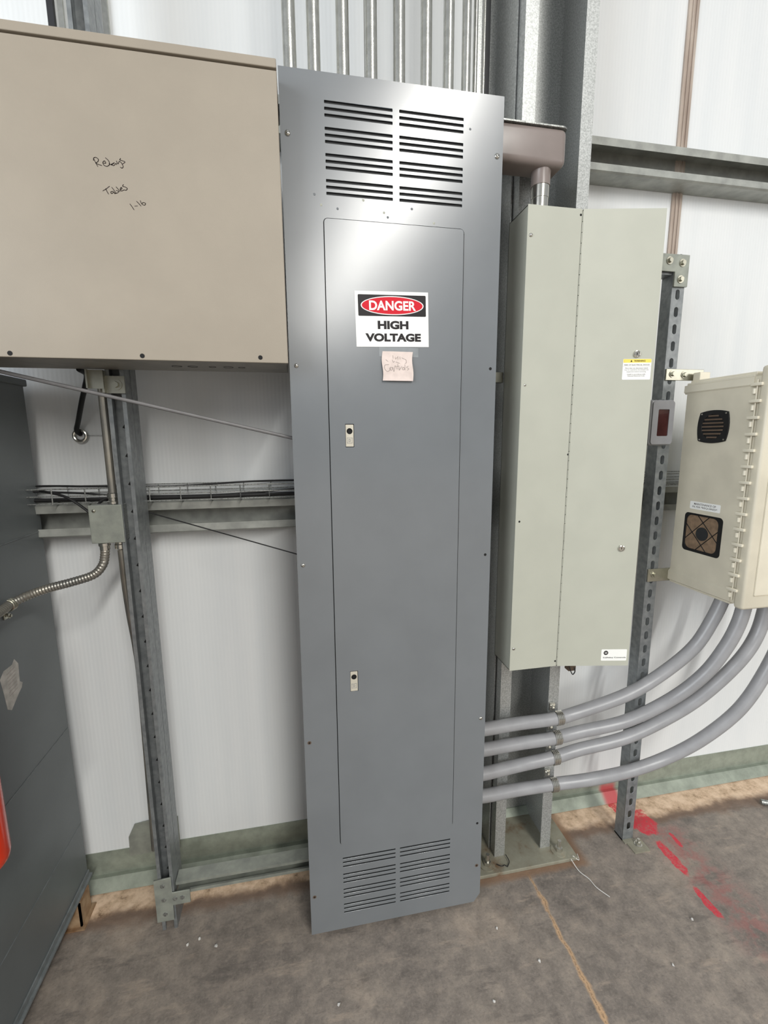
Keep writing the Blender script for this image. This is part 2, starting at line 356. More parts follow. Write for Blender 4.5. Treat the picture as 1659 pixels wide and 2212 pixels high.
def text(bm, s, f, cu_, cv, w, h, bold=0, d=.0002, align=None):
    """text fitted in a box w x h centred at (cu_,cv) in frame f"""
    c = bpy.data.curves.new('t', 'FONT'); c.body = s; c.size = 1; c.offset = bold; c.extrude = .001; c.space_line = .95; c.resolution_u = 4
    c.align_x = 'CENTER'
    o = bpy.data.objects.new('t', c); COL.objects.link(o); dg = bpy.context.evaluated_depsgraph_get(); dg.update()
    me = bpy.data.meshes.new_from_object(o.evaluated_get(dg)); b2 = nb(); b2.from_mesh(me)
    xs = [v.co.x for v in b2.verts]; ys = [v.co.y for v in b2.verts]; x0, x1, y0, y1 = min(xs), max(xs), min(ys), max(ys)
    sx = w/(x1-x0); sy = (h/(y1-y0)) if h else sx
    vm = {}
    for v in b2.verts: vm[v.index] = bm.verts.new(f(cu_+(v.co.x-(x0+x1)/2)*sx, cv+(v.co.y-(y0+y1)/2)*sy, d if v.co.z > 0 else 0))
    for fc in b2.faces:
        try: bm.faces.new([vm[v.index] for v in fc.verts])
        except Exception: pass
    b2.free(); bpy.data.objects.remove(o); bpy.data.curves.remove(c); bpy.data.meshes.remove(me); return bm
def stroke(bm, pts, f, wd, d=.0002):
    P = spline([Vector((a, b, 0)) for a, b in pts], 5) if len(pts) > 2 else [Vector((a, b, 0)) for a, b in pts]
    for a, b in zip(P[:-1], P[1:]):
        t = (b-a)
        if t.length < 1e-7: continue
        t.normalize(); nrm = Vector((-t.y, t.x, 0))*wd/2; e = t*wd*.35
        prism(bm, [((a-e-nrm).x, (a-e-nrm).y), ((b+e-nrm).x, (b+e-nrm).y), ((b+e+nrm).x, (b+e+nrm).y), ((a-e+nrm).x, (a-e+nrm).y)], f, d)
def fy(y, s=-1): return lambda u, v, w: Vector((u, y+s*w, v))          # plane facing the camera (w grows towards -y)
def fx(x, s=-1): return lambda u, v, w: Vector((x+s*w, u, v))          # plane facing -x ; u = y
def hexbolt(parent, c, n=(0, -1, 0), r=.0085, h=.006, wash=.0115, stud=0, name='bolt', m='bolt'):
    n = Vector(n).normalized(); c = Vector(c); bm = nb()
    lathe(bm, c, n, [(wash, 0), (wash, .002), (wash*.6, .002)], 24)
    q = n.to_track_quat('Z', 'Y').to_matrix().to_4x4()
    bmesh.ops.create_cone(bm, cap_ends=True, segments=6, radius1=r, radius2=r*.9, depth=h, matrix=Matrix.Translation(c+n*(h/2+.002)) @ q)
    if stud: cyl(bm, c+n*h, c+n*(h+stud), r*.5, r*.45, 14)
    return obj(name, bm, m, parent)
def panscrew(parent, c, n=(0, -1, 0), r=.006, m='zinc', name='screw'):
    n = Vector(n).normalized(); c = Vector(c); bm = nb()
    lathe(bm, c, n, [(r, 0), (r*.95, r*.25), (r*.7, r*.5), (r*.3, r*.62), (0, r*.65)], 20)
    u = n.orthogonal().normalized(); o = obj(name, bm, m, parent, True)
    b = nb(); a = Vector((1, 0, .3)).normalized() if abs(n.y) > .5 else Vector((0, 1, .3)).normalized()
    cyl(b, c+n*r*.55-a*r*.6, c+n*r*.55+a*r*.6, r*.13, None, 6); s = obj('slot_shade', b, 'darkhole', o); return o
def hole_disc(parent, c, n=(0, -1, 0), r=.004, name='screw_hole', m='darkhole'):
    bm = nb(); lathe(bm, Vector(c), Vector(n), [(r, 0), (r, .0004)], 18); return obj(name, bm, m, parent)

# ---------------------------------------------------------------- setting
bm = nb(); box(bm, -6, 8, -16, 1.40, -.15, 0); struct(obj('floor', bm, 'floor'))
bm = nb(); box(bm, -6, 8, 1.40, 1.45, -.15, 7); struct(obj('wall_back', bm, 'wall'))
bm = nb(); sheet(bm, [(1.398, .112), (1.398, .03), (1.385, .03), (1.355, .004)], .003, lambda u, v, l: Vector((l, u, v)), -6, 8)
struct(obj('baseboard_back', bm, 'base'))
# vertical joint batten right of the column
bm = nb(); box(bm, 1.226, 1.262, 1.394, 1.40, .112, 7); box(bm, 1.237, 1.2395, 1.390, 1.394, .112, 7); box(bm, 1.250, 1.2525, 1.390, 1.394, .112, 7)
struct(obj('trim_1', bm, 'batten'))
bm = nb(); box(bm, -.552, -.538, 1.388, 1.40, 2.0, 7); struct(obj('trim_2', bm, 'darkstrip'))
bm = nb()
for k, (x, wd) in enumerate([(-.53, .012), (-.508, .018), (-.485, .010), (-.46, .02), (-.43, .012)]): box(bm, x, x+wd, 1.392-.004*(k % 2), 1.40, 2.3, 7)
struct(obj('trim_3', bm, 'emt'))

# girts: light gauge lipped channels, open towards the hall
def girt(x0, x1, zb, zt, label, y=1.33):
    bm = nb(); yb = 1.399
    path = [(y+.002, zb+.024), (y, zb+.004), (y+.006, zb), (yb, zb), (yb, zt), (y+.006, zt), (y, zt-.004), (y+.002, zt-.024)]
    sheet(bm, path, .0022, lambda u, v, l: Vector((l, u, v)), x0, x1)
    t = obj('wall_girt', bm, 'girt'); return tag(t, label, 'wall rail', 'galvanized girts along the wall')
girt(-6, .600, 1.162, 1.252, 'long galvanized girt under the wire cable tray, left of the steel column')
girt(.822, 8, 1.162, 1.252, 'galvanized girt glimpsed between slotted post and ribbed-hinge enclosure, under a wire tray')
girt(.822, 8, 2.198, 2.294, 'galvanized girt high on the right wall above the pale grey open-door box')
girt(-6, .600, 2.198, 2.294, 'galvanized girt high on the wall hidden mostly behind the beige cabinet')

# column
t = thing('steel_column', 'tall spangled galvanized steel channel column on a bolted base plate', 'column', (.7085, 1.3, 0))
bm = nb(); path = [(.642, 1.224), (.606, 1.224), (.606, 1.392), (.811, 1.392), (.811, 1.224), (.775, 1.224)]
sheet(bm, path, -.003, lambda u, v, l: Vector((u, v, l)), .012, 7)
obj('channel', bm, 'galv_col', t)
bm = nb(); sheet(bm, [(.600, 1.26), (.604, 1.26), (.604, 1.392), (.545, 1.392)], .003, lambda u, v, l: Vector((u, v, l)), .012, 7)
obj('side_angle', bm, 'galv_col', t)
bm = nb(); box(bm, .435, .885, 1.168, 1.396, 0, .012, .002); obj('base_plate', bm, 'plate', t)
for x in (.570, .833):
    bm = nb(); lathe(bm, (x, 1.203, .012), (0, 0, 1), [(.026, 0), (.026, .003), (.012, .003)], 28); o = obj('anchor_bolt', bm, 'plate', t)
    bm = nb(); bmesh.ops.create_cone(bm, cap_ends=True, segments=6, radius1=.013, radius2=.012, depth=.012, matrix=Matrix.Translation((x, 1.203, .021))); cyl(bm, (x, 1.203, .02), (x+.001, 1.203, .052), .0075, .006, 14)
    obj('nut', bm, 'zinc', o)
hexbolt(t, (.765, 1.385, 2.17), (0, -1, 0), .009, .012, .011)
bm = nb(); box(bm, .560, .576, 1.375, 1.396, .0, 7); tag(obj('shadow_gap_strip', bm, 'darkstrip'), 'black vertical strip standing for the shadow gap just left of the column', 'strip')  # black strip puts the shadow gap beside the column into its colour

# small rail of the panel support visible between panel and pale box
bm = nb(); box(bm, .50, .58, 1.226, 1.25, 1.574, 1.602, .001); o = thing('support_bracket', 'short zinc bracket in the gap between the danger panel and pale grey box', 'bracket', (.54, 1.238, 1.574)); obj('plate', bm, 'bolt', o)
hexbolt(o, (.545, 1.226, 1.588), r=.006, wash=.008)

# ---------------------------------------------------------------- strut posts
def strut_path(x0, x1, y0, y1, face=-1, lip=.009, ret=.006):
    """U channel open to -y with inturned lips (face=-1)"""
    if face == -1: return [(x0+lip, y0+ret), (x0+lip, y0), (x0, y0), (x0, y1), (x1, y1), (x1, y0), (x1-lip, y0), (x1-lip, y0+ret)]
    return [(x0+lip, y1-ret), (x0+lip, y1), (x0, y1), (x0, y0), (x1, y0), (x1, y1), (x1-lip, y1), (x1-lip, y1-ret)]
fz = lambda u, v, l: Vector((u, v, l))
lp = thing('strut_post', 'left strut post of back to back open channels, under the beige cabinet', 'post', (-.42, 1.245, 0), 'strut posts on the floor')
bm = nb(); sheet(bm, strut_path(-.441, -.400, 1.205, 1.246), -.0026, fz, 0, 2.9); obj('front_channel', bm, 'strut', lp)
bm = nb(); sheet(bm, strut_path(-.441, -.400, 1.2485, 1.289, 1), .0026, fz, 0, 2.9); obj('rear_channel', bm, 'strut', lp)
z = .168
while z < 1.56:
    bm = nb(); prism(bm, [(-.4275, z), (-.4165, z-.004), (-.4065, z+.001), (-.4065, z+.013), (-.4165, z+.017)], fy(1.2432), .0004); obj('slot_shade', bm, 'darkhole', lp); z += .0713  # dark hole shapes, the shadow seen inside the channel painted as colour
tb = thing('foot_plate', 'flat galvanized bracket plate across the foot of the left strut post', 'bracket', (-.42, 1.2, .04))
bm = place(holed([(-.451, .036), (-.405, .036), (-.405, .086), (-.357, .086), (-.357, .127), (-.405, .127), (-.405, .178), (-.451, .176)], [], .005), fy(1.2045)); obj('plate', bm, 'galv_dull', tb)
for x, z in ((-.428, .155), (-.428, .108), (-.428, .06), (-.378, .107), (-.398, .107)):
    bm = nb(); lathe(bm, (x, 1.1995, z), (0, -1, 0), [(.0065, 0), (.006, .0015), (.003, .0018)], 14); obj('dimple', bm, 'galv', tb)
bm = nb(); sheet(bm, [(1.222, .112), (1.216, .112), (1.216, .102), (1.257, .102), (1.257, .143), (1.216, .143), (1.216, .134), (1.222, .134)], .0026, lambda u, v, l: Vector((l, u, v)), -.398, .54)
tag(obj('floor_rail', bm, 'galv_dull'), 'low horizontal strut rail running from left post foot behind the tall grey panel', 'rail')

rp = thing('strut_post', 'right slotted strut post beside the ribbed-hinge enclosure', 'post', (1.1035, 1.225, 0), 'strut posts on the floor')
slots = []
z = .044
while z < 1.92:
    slots.append(rrect(1.0965, 1.1105, z, z+.028, .0068, 4)); z += .0478
bm = place(holed(rrect(1.083, 1.124, 0, 1.935), slots, .0026), lambda u, v, w: Vector((u, 1.204+w, v))); obj('slotted_face', bm, 'strut', rp)
bm = nb(); sheet(bm, [(1.083, 1.2066), (1.083, 1.245), (1.092, 1.245), (1.092, 1.239)], -.0026, fz, 0, 1.935); sheet(bm, [(1.124, 1.2066), (1.124, 1.245), (1.115, 1.245), (1.115, 1.239)], .0026, fz, 0, 1.935)
obj('side_flanges', bm, 'strut', rp)
bm = nb(); box(bm, 1.083, 1.124, 1.190, 1.25, 0, .005); box(bm, 1.090, 1.150, 1.150, 1.20, 0, .004); obj('foot', bm, 'plate', rp)
hexbolt(rp, (1.125, 1.178, .004), (0, 0, 1), .010, .010, .013, .012, m='zinc')
# horizontal strut behind the pale box
bm = nb(); sheet(bm, [(1.214, 1.89), (1.208, 1.89), (1.208, 1.88), (1.2489, 1.88), (1.2489, 1.921), (1.208, 1.921), (1.208, 1.911), (1.214, 1.911)], .0026, lambda u, v, l: Vector((l, u, v)), .822, 1.0815)
tag(obj('cross_rail', bm, 'strut'), 'short cross strut running from top of right post behind the pale grey box', 'rail')
lb = thing('corner_bracket', 'three-bolt L-shaped corner bracket at top of the right strut post', 'bracket', (1.09, 1.2, 1.85))
bm = place(holed([(1.036, 1.886), (1.083, 1.886), (1.083, 1.846), (1.127, 1.847), (1.127, 1.932), (1.036, 1.932)], [], .006), fy(1.2035)); obj('plate', bm, 'galv_dull', lb)
for x, z in ((1.061, 1.914), (1.104, 1.910), (1.102, 1.866)): hexbolt(lb, (x, 1.1975, z), wash=.0105, r=.007)
# ---------------------------------------------------------------- tall grey panel
PY = 1.0925
ep = thing('electrical_panel', 'tall slate grey electrical panel with louvred vents top and bottom', 'electrical panel', (.244, 1.16, .02))
outer = [(-.012, .020), (.478, .018), (.497, .045), (.496, 2.190), (-.010, 2.188)]
holes = []
vx = ((.084, .234), (.249, .399))
for z in (2.136, 2.085, 2.034, 1.983):
    for a, b in vx:
        for k in range(3): holes.append(rrect(a, b, z-.0066-k*.0127, z-k*.0127, .0012, 2))
for z in (.256, .2035, .1535, .103):
    for a, b in vx:
        for k in range(3): holes.append(rrect(a-.002, b, z-.0052-k*.0132, z-k*.0132, .0008, 2))
holes.append(rrect(.0755, .4055, .298, 1.905, .010))
bm = place(holed(outer, holes, .0025), fy(PY+.0025)); obj('trim_cover', bm, 'panel', ep)
bm = nb(); box(bm, .004, .484, PY+.004, 1.2035, .028, 2.182, .002); b_in = obj('enclosure', bm, 'panel_in', ep)
bm = nb()
for z in (2.136, 2.085, 2.034, 1.983):
    for a, b in vx:
        for k in range(3):
            zz = z-.0066-k*.0127
            prism(bm, [(PY+.0026, zz), (PY+.0026, zz-.0012), (PY+.0034, zz-.0012), (PY+.0034, zz+.002)], lambda u, v, w, a=a: Vector((a+w, u, v)), b-a)
obj('louvre_lips', bm, 'panel', ep)
bm = place(holed(rrect(.0775, .4035, .300, 1.903, .008), [rrect(.1145, .1355, 1.4, 1.455, 0), rrect(.1135, .1345, .7605, .8185, 0)], .003), fy(PY+.0008)); door = obj('door', bm, 'panel', ep)
bm = nb(); box(bm, .073, .408, PY+.0028, PY+.0036, .29, 1.91); obj('door_rebate', bm, 'darkhole', ep)
for (x0, x1, z0, z1) in ((.1155, .1342, 1.4015, 1.4535), (.1145, .1332, .7615, .8165)):
    bm = place(holed(rrect(x0, x1, z0, z1, .001), [circ((x0+x1)/2, z1-.0155, .0072)], .0014), fy(PY+.0002)); lk = obj('latch', bm, 'lockmetal', door)
    bm = nb(); cx = (x0+x1)/2; cz = z0+.0145; f = fy(PY-.0012)
    for a, b, c, d in ((-.0065, .0065, .0058, .0066), (-.0065, .0065, -.0066, -.0058), (-.0065, -.0057, -.0066, .0066), (.0057, .0065, -.0066, .0066)): prism(bm, [(cx+a, cz+c), (cx+b, cz+c), (cx+b, cz+d), (cx+a, cz+d)], f, .0005)
    text(bm, 'D', f, cx, cz, .005, .007, .01, .0005); obj('emblem', bm, 'thermo', lk)
    bm = nb(); lathe(bm, (cx, PY+.0026, z1-.0155), (0, -1, 0), [(.0072, 0), (.0072, .0004)], 20); obj('keyhole', bm, 'darkhole', lk)
for x, z in ((.003, 2.064), (.480, 2.066), (.003, 1.587), (.001, 1.112), (.481, .633)): panscrew(ep, (x+.002, PY, z), r=.0062 if z > 2 else .0052)
for x, z in ((.481, 1.590), (.482, 1.112), (.482, .292)): hole_disc(ep, (x, PY, z), r=.0036)
for x, z in ((.002, .626), (.000, .145), (.484, .146)):
    o = hole_disc(ep, (x, PY, z), r=.005, name='rusty_screw', m='brown'); bm = nb(); lathe(bm, (x, PY-.0004, z), (0, -1, 0), [(.0022, 0), (.0022, .0008)], 12); obj('socket', bm, 'darkhole', o)
# small dents / chips in the enamel
for i, (x, z) in enumerate([(.072, 1.93), (.058, 1.95), (.108, 1.925), (.166, 1.947), (.222, 1.916), (.278, 1.938), (.331, 1.912), (.415, 2.115), (.30, 1.43), (.213, 1.925)]):
    bm = nb(); lathe(bm, (x, PY, z), (0, -1, 0), [(.0028, 0), (.0014, .0007), (0, .0009)], 10); obj('dent', bm, 'panel' if i % 3 else 'ge', ep, True)

# danger sign
sg = thing('danger_sign', 'white, black and red DANGER HIGH VOLTAGE sticker on the panel door', 'sign', (.2315, PY, 1.634))
ca, sa = math.cos(.024), math.sin(.024); cx0, cz0 = .2312, 1.696
def fs(y):
    return lambda u, v, w: Vector((cx0+u*ca-v*sa, y-w, cz0+u*sa+v*ca))
SY = PY-.0023
bm = nb(); prism(bm, rrect(-.0875, .0875, -.0615, .0615, .0005), fs(SY), .0006); obj('backing', bm, 'white', sg)
bm = nb(); prism(bm, rrect(-.0805, .0815, .007, .054, .0022), fs(SY-.0006), .0002); obj('header', bm, 'signblack', sg)
bm = nb(); prism(bm, circ(.0008, .0305, .0752, 48, .0208), fs(SY-.0008), .0002); obj('oval_border', bm, 'white', sg)
bm = nb(); prism(bm, circ(.0008, .0305, .0726, 48, .0188), fs(SY-.0010), .0002); obj('oval', bm, 'signred', sg)
bm = nb(); text(bm, 'DANGER', fs(SY-.0012), .0012, .0303, .112, .0215, .03); obj('lettering', bm, 'white', sg)
bm = nb(); text(bm, 'HIGH', fs(SY-.0006), .0012, -.0125, .074, .019, .05); text(bm, 'VOLTAGE', fs(SY-.0006), .0012, -.0405, .134, .0185, .05); obj('lettering', bm, 'signblack', sg)
# taped paper note
nt_ = thing('paper_note', 'small curled paper note with faint handwriting taped under the danger sign', 'note', (.2425, PY-.002, 1.554))
bm = nb(); N = 10
def pn(u, v): return Vector((.2425+(u-.5)*.074+(.0016*math.sin(v*7)), PY-.0032-.004*math.sin(math.pi*(1-v))**2*(.5+.5*abs(u-.5)*2)-.006*(1-v)**3, 1.556+.068*v))
vs = [[bm.verts.new(pn(i/N, j/N)) for j in range(N+1)] for i in range(N+1)]
for i in range(N):
    for j in range(N): bm.faces.new((vs[i][j], vs[i+1][j], vs[i+1][j+1], vs[i][j+1]))
rg = bmesh.ops.extrude_face_region(bm, geom=bm.faces[:]); bmesh.ops.translate(bm, verts=[v for v in rg['geom'] if isinstance(v, bmesh.types.BMVert)], vec=(0, -.0003, 0))
obj('sheet', bm, 'paper', nt_, True)
bm = nb(); fn = lambda u, v, w: pn(u, v)+Vector((0, -.0004-w, 0))
def nz(p): return ((p[0]-690)/365, 1-(p[1]-995)/365)
for s in ([(770, 1160), (722, 1170), (715, 1220), (750, 1246), (790, 1205)], [(792, 1190), (772, 1210), (790, 1232), (810, 1205), (792, 1190)], [(815, 1190), (820, 1245), (845, 1172), (860, 1215)], [(880, 1148), (872, 1215)], [(860, 1180), (897, 1176)], [(893, 1190), (887, 1225), (922, 1182)], [(935, 1190), (925, 1215), (945, 1220), (950, 1195), (935, 1190)], [(965, 1155), (957, 1222)], [(1003, 1175), (980, 1190), (1005, 1208), (982, 1225)],
          [(820, 1045), (826, 1082)], [(850, 1062), (856, 1090), (875, 1065)], [(880, 1055), (884, 1092)], [(905, 1060), (910, 1090)], [(930, 1070), (955, 1085), (980, 1095), (985, 1130), (968, 1142)], [(818, 1100), (828, 1130), (845, 1115)], [(860, 1125), (905, 1142)], [(738, 1100), (765, 1122)]):
    P = [nz(p) for p in s]; stroke(bm, P, fn, .014, .0001)
obj('handwriting', bm, 'pencil', nt_)
bm = nb(); prism(bm, rrect(.1985, .2945, 1.612, 1.6335, .0005), fy(PY-.0024), .0003); tag(obj('tape_strip', bm, 'tape'), 'strip of clear tape across the top of the paper note', 'tape')

# ---------------------------------------------------------------- beige relay cabinet
BY = 1.035
bc = thing('relay_cabinet', 'large beige wall cabinet with Relays Tables 1-16 handwritten on the cover', 'cabinet', (-.45, 1.12, 1.583))
bm = nb(); box(bm, -.92, -.016, BY+.008, 1.2035, 1.586, 2.150, .001); obj('body', bm, 'beige_dk', bc)
bm = nb(); box(bm, -.925, -.0125, BY, BY+.007, 1.583, 2.138, .0012); cv = obj('front_cover', bm, 'beige', bc)
bm = nb(); box(bm, -.925, -.0125, BY-.002, 1.2035, 2.1415, 2.158, .0015); obj('lid', bm, 'beige', bc)
for x, z in ((-.544, 1.5885), (-.305, 1.5895), (-.0705, 1.592)): hole_disc(bc, (x, BY, z+.0015), r=.0046)
for x in (-.262, -.228, -.185, -.150, -.12):
    bm = nb(); r = .011 if x < -.2 or x == -.15 else .008
    vs0 = circ(x, 1.13, r, 20); b2 = holed(vs0, [circ(x, 1.13, r-.0012, 20)], .0006); place(b2, lambda u, v, w: Vector((u, v, 1.586-w))); obj('knockout', b2, 'panel_in', bc); bm.free()
# handwriting traced on the cover
O = (-.3603, 1.9430)
def hw(p): return ((-.3603+(p[0]-250)*(.0548/700))*1.0, 1.9505-(p[1]-40)*.0000775+(p[0]-250)*.0000062)
strokes = ([(268, 70), (300, 150), (340, 238)], [(258, 105), (270, 50), (320, 38), (370, 80), (352, 130), (300, 160)], [(310, 168), (370, 195), (432, 215)],
          [(468, 160), (525, 160), (505, 112), (465, 140), (478, 200), (540, 232), (592, 208)], [(530, 40), (590, 100), (612, 165), (590, 218)], [(600, 170), (650, 195), (720, 150), (650, 185), (700, 212), (755, 165), (768, 190)],
          [(770, 108), (800, 172), (835, 118), (880, 150), (912, 228), (885, 266), (848, 246)], [(872, 48), (850, 85), (905, 100), (962, 130), (892, 182)],
          [(400, 780), (480, 735), (562, 675)], [(470, 730), (492, 790), (522, 852)], [(640, 788), (580, 802), (592, 842), (650, 808), (662, 842), (700, 830)], [(608, 698), (660, 770), (700, 832), (762, 792), (700, 768)], [(708, 688), (750, 740), (792, 792)], [(795, 762), (840, 722), (822, 700), (798, 740), (822, 780), (880, 758)], [(882, 632), (860, 672), (915, 690), (962, 725), (932, 762), (880, 756)],
          [(990, 1075), (1030, 1135), (1072, 1208)], [(1095, 1126), (1160, 1120)], [(1148, 1013), (1195, 1065), (1242, 1122)], [(1235, 998), (1268, 1080), (1330, 1102), (1352, 1062), (1300, 1044), (1268, 1070)])
for y0_, y1_ in ((0, 400), (400, 900), (900, 1400)):
    bm = nb()
    for s_ in strokes:
        if y0_ <= s_[0][1] < y1_: stroke(bm, [hw(p) for p in s_], fy(BY), .0011, .00025)
    obj('handwriting', bm, 'ink', cv)

# ---------------------------------------------------------------- pale grey open-door lighting box
gp = thing('lighting_control_box', 'tall pale grey electrical box with its right half door slightly open', 'electrical box', (.76, 1.16, .753))
bm = nb(); t_ = .0016
box(bm, .580, .580+t_, 1.122, 1.2225, .753, 1.985); box(bm, .940-t_, .940, 1.122, 1.2225, .753, 1.985); box(bm, .580, .94, 1.2205, 1.2225, .753, 1.985); box(bm, .58, .94, 1.122, 1.2225, .753, .755); box(bm, .58, .94, 1.122, 1.2225, 1.983, 1.985)
obj('body', bm, 'ge', gp)
bm = nb(); box(bm, .5795, .7275, 1.1195, 1.1215, .752, 1.986, .0006); cvr = obj('cover', bm, 'ge', gp)
bm = nb(); box(bm, .735, .938, 1.150, 1.152, .76, 1.98); obj('inner_barrier', bm, 'ge', gp)
ang = math.atan2(-.040, .207)
Md = Matrix.Translation((.7293, 1.1190, 0)) @ Matrix.Rotation(ang, 4, 'Z')
def D(x, y, z): return Md @ Vector((x, y, z))
bm = nb(); box(bm, .0012, .2105, 0, .0016, .752, 1.986); box(bm, .2090, .2105, .0016, .014, .752, 1.986); box(bm, .0012, .2105, .0016, .013, 1.9845, 1.986); box(bm, .0012, .2105, .0016, .013, .752, .7535)
bmesh.ops.transform(bm, matrix=Md, verts=bm.verts); dr = obj('door', bm, 'ge', gp)
bm = nb(); z = .757
while z < 1.975:
    cyl(bm, (.7288, 1.1188, z), (.7288, 1.1188, z+.0235), .0011, None, 8); z += .025
obj('piano_hinge', bm, 'ge', gp)
for z in (1.635, 1.109):
    bm = nb(); c = D(.1625, 0, z); nrm = (Md.to_3x3() @ Vector((0, -1, 0))); lathe(bm, c, nrm, [(.0095, 0), (.0095, .001), (.0088, .004), (.0065, .0048), (.006, .0036), (0, .0036)], 26); lk = obj('cam_lock', bm, 'zinc', dr, True)
    bm = nb(); cyl(bm, D(.1625, -.0042, z-.003), D(.1625, -.0042, z+.003), .0007, None, 6); obj('key_slot', bm, 'darkhole', lk)
for z in (1.916, .820): panscrew(cvr, (.5895, 1.1195, z), r=.0048)
panscrew(cvr, (.5905, 1.1195, 1.555), r=.0034)
for x, z in ((.591, 1.192), (.7235, 1.972), (.7235, .768), (.7265, 1.373)): hole_disc(cvr, (x, 1.1195, z), r=.0028)
fd = lambda off: (lambda u, v, w: D(u, -off-w, v))
ws = thing('warning_sticker', 'white sticker with yellow WARNING band under the upper lock of the pale box', 'sticker', D(.163, 0, 1.568))
bm = nb(); prism(bm, rrect(.1285, .2035, 1.5695, 1.6225, .0025), fd(.0002), .0003); obj('backing', bm, 'white', ws)
bm = nb(); prism(bm, rrect(.1290, .2030, 1.6130, 1.6222, .0015), fd(.0005), .0001); obj('yellow_band', bm, 'yellow', ws)
bm = nb(); text(bm, 'WARNING', fd(.0006), .1725, 1.6176, .030, .0044, .02); prism(bm, [(.1475, 1.6152), (.1530, 1.6152), (.15025, 1.6202)], fd(.0006), .0002); obj('lettering', bm, 'signblack', ws)
bm = nb(); text(bm, 'RISK OF ELECTRICAL SHOCK', fd(.0005), .1660, 1.6075, .067, .0034, .01)
for i, (s, wd) in enumerate((('More than one disconnect switch', .060), ('may be required to de-energize the', .064), ('equipment before servicing.', .052))): text(bm, s, fd(.0005), .1655, 1.5992-i*.0048, wd, .0032)
for i, (s, wd) in enumerate((('Install in accordance with', .048), ('National Electrical Code', .045))): text(bm, s, fd(.0005), .1655, 1.5835-i*.0042, wd, .0030)
prism(bm, [(.1290, 1.6040), (.2030, 1.6040), (.2030, 1.6043), (.1290, 1.6043)], fd(.0005), .0001); obj('small_print', bm, 'greytext', ws)
gs = thing('maker_sticker', 'small white sticker with round emblem at lower corner of the pale open door', 'sticker', D(.165, 0, .765))
bm = nb(); prism(bm, rrect(.1290, .2040, .7680, .8035, .0025), fd(.0002), .0003); obj('backing', bm, 'white', gs)
bm = nb(); prism(bm, circ(.1425, .7925, .0068, 24), fd(.0005), .0001); obj('emblem', bm, 'signblack', gs)
bm = nb(); text(bm, 'GE', fd(.0006), .1425, .7925, .0075, .006, .0); obj('monogram', bm, 'white', gs)
bm = nb(); text(bm, 'Lighting Controls', fd(.0005), .1685, .7775, .066, .0055, .015); obj('lettering', bm, 'signblack', gs)
# brown device and wire under the box
bx = thing('small_transformer', 'little brown block with a black wire loop hanging under the pale box', 'transformer', (.815, 1.17, .70))
bm = nb(); box(bm, .800, .831, 1.165, 1.195, .7205, .7515, .001); box(bm, .803, .828, 1.168, 1.19, .70, .7205, .001); obj('block', bm, 'brown', bx)
bm = nb(); tube(bm, spline([(.788, 1.162, .752), (.797, 1.162, .728), (.806, 1.162, .705), (.814, 1.162, .692), (.821, 1.162, .70), (.822, 1.166, .712)], 6), .0016, 8); obj('wire', bm, 'blackcable', bx, True)

# ---------------------------------------------------------------- taupe box and nipple above the pale box
tp = thing('pull_box', 'rounded taupe plastic pull box between grey panel top and pale box', 'junction box', (.60, 1.15, 2.07))
bm = nb(); box(bm, .486, .682, 1.128, 1.20, 2.082, 2.168, .015, 5); obj('body', bm, 'taupe', tp, True)
bm = nb(); prism(bm, rrect(.486, .6825, 1.126, 1.202, .014), lambda u, v, w: Vector((u, v, 2.1655+w)), .0035); obj('lid', bm, 'galv', tp)
bm = nb(); lathe(bm, (.633, 1.163, 2.088), (0, 0, -1), [(.026, 0), (.0235, .012), (.0235, .04)], 32); obj('hub', bm, 'taupe', tp, True)
bm = nb(); lathe(bm, (.633, 1.163, 2.05), (0, 0, -1), [(.0222, 0), (.0222, .0305), (.0212, .031), (.0212, .0635)], 32); tag(obj('conduit_nipple', bm, 'zinc', None, True), 'shiny short pipe joining the taupe pull box to the pale box', 'pipe')
bm = nb()

# ---------------------------------------------------------------- vertical conduits above the panel
cl = [(.0165, .0150, 'leftmost of the shiny steel conduits rising above the grey panel'),
      (.0700, .0148, 'second shiny conduit from the left above the grey panel'),
      (.1355, .0148, 'third conduit from the left above the grey panel, rust speck near top'),
      (.2010, .0142, 'fourth conduit from the left above the grey panel, by a dark crease'),
      (.2670, .0142, 'fifth conduit from the left above the grey panel, brightest one'),
      (.3320, .0135, 'sixth conduit from the left above the grey panel, with a dark fleck'),
      (.3870, .0128, 'seventh conduit from the left above the grey panel'),
      (.4310, .0108, 'narrower eighth conduit above grey panel with worn printing near its foot')]
for x, r, lab in cl:
    bm = nb(); cyl(bm, (x, 1.172, 2.1825), (x, 1.172, 3.4), r, None, 28, True); tag(obj('steel_conduit', bm, 'emt', None, True), lab, 'conduit', 'steel conduits rising from the grey panel')
bm = nb(); cyl(bm, (.4645, 1.20, 2.1825), (.4645, 1.20, 3.4), .0055, None, 16); tag(obj('thin_conduit', bm, 'emt', None, True), 'very thin steel rod right of the conduits above the panel', 'conduit')
bm = nb(); cyl(bm, (.200, 1.205, 2.1825), (.200, 1.205, 3.4), .010, None, 20); tag(obj('rear_conduit', bm, 'emt_rust', None, True), 'duller conduit half hidden behind the fourth conduit above the panel', 'conduit')
bm = nb(); cyl(bm, (.495, 1.22, .02), (.495, 1.22, 3.4), .0035, None, 12); tag(obj('thin_rod', bm, 'zinc', None, True), 'thin bright vertical line of rod beside the black wall strip', 'rod')

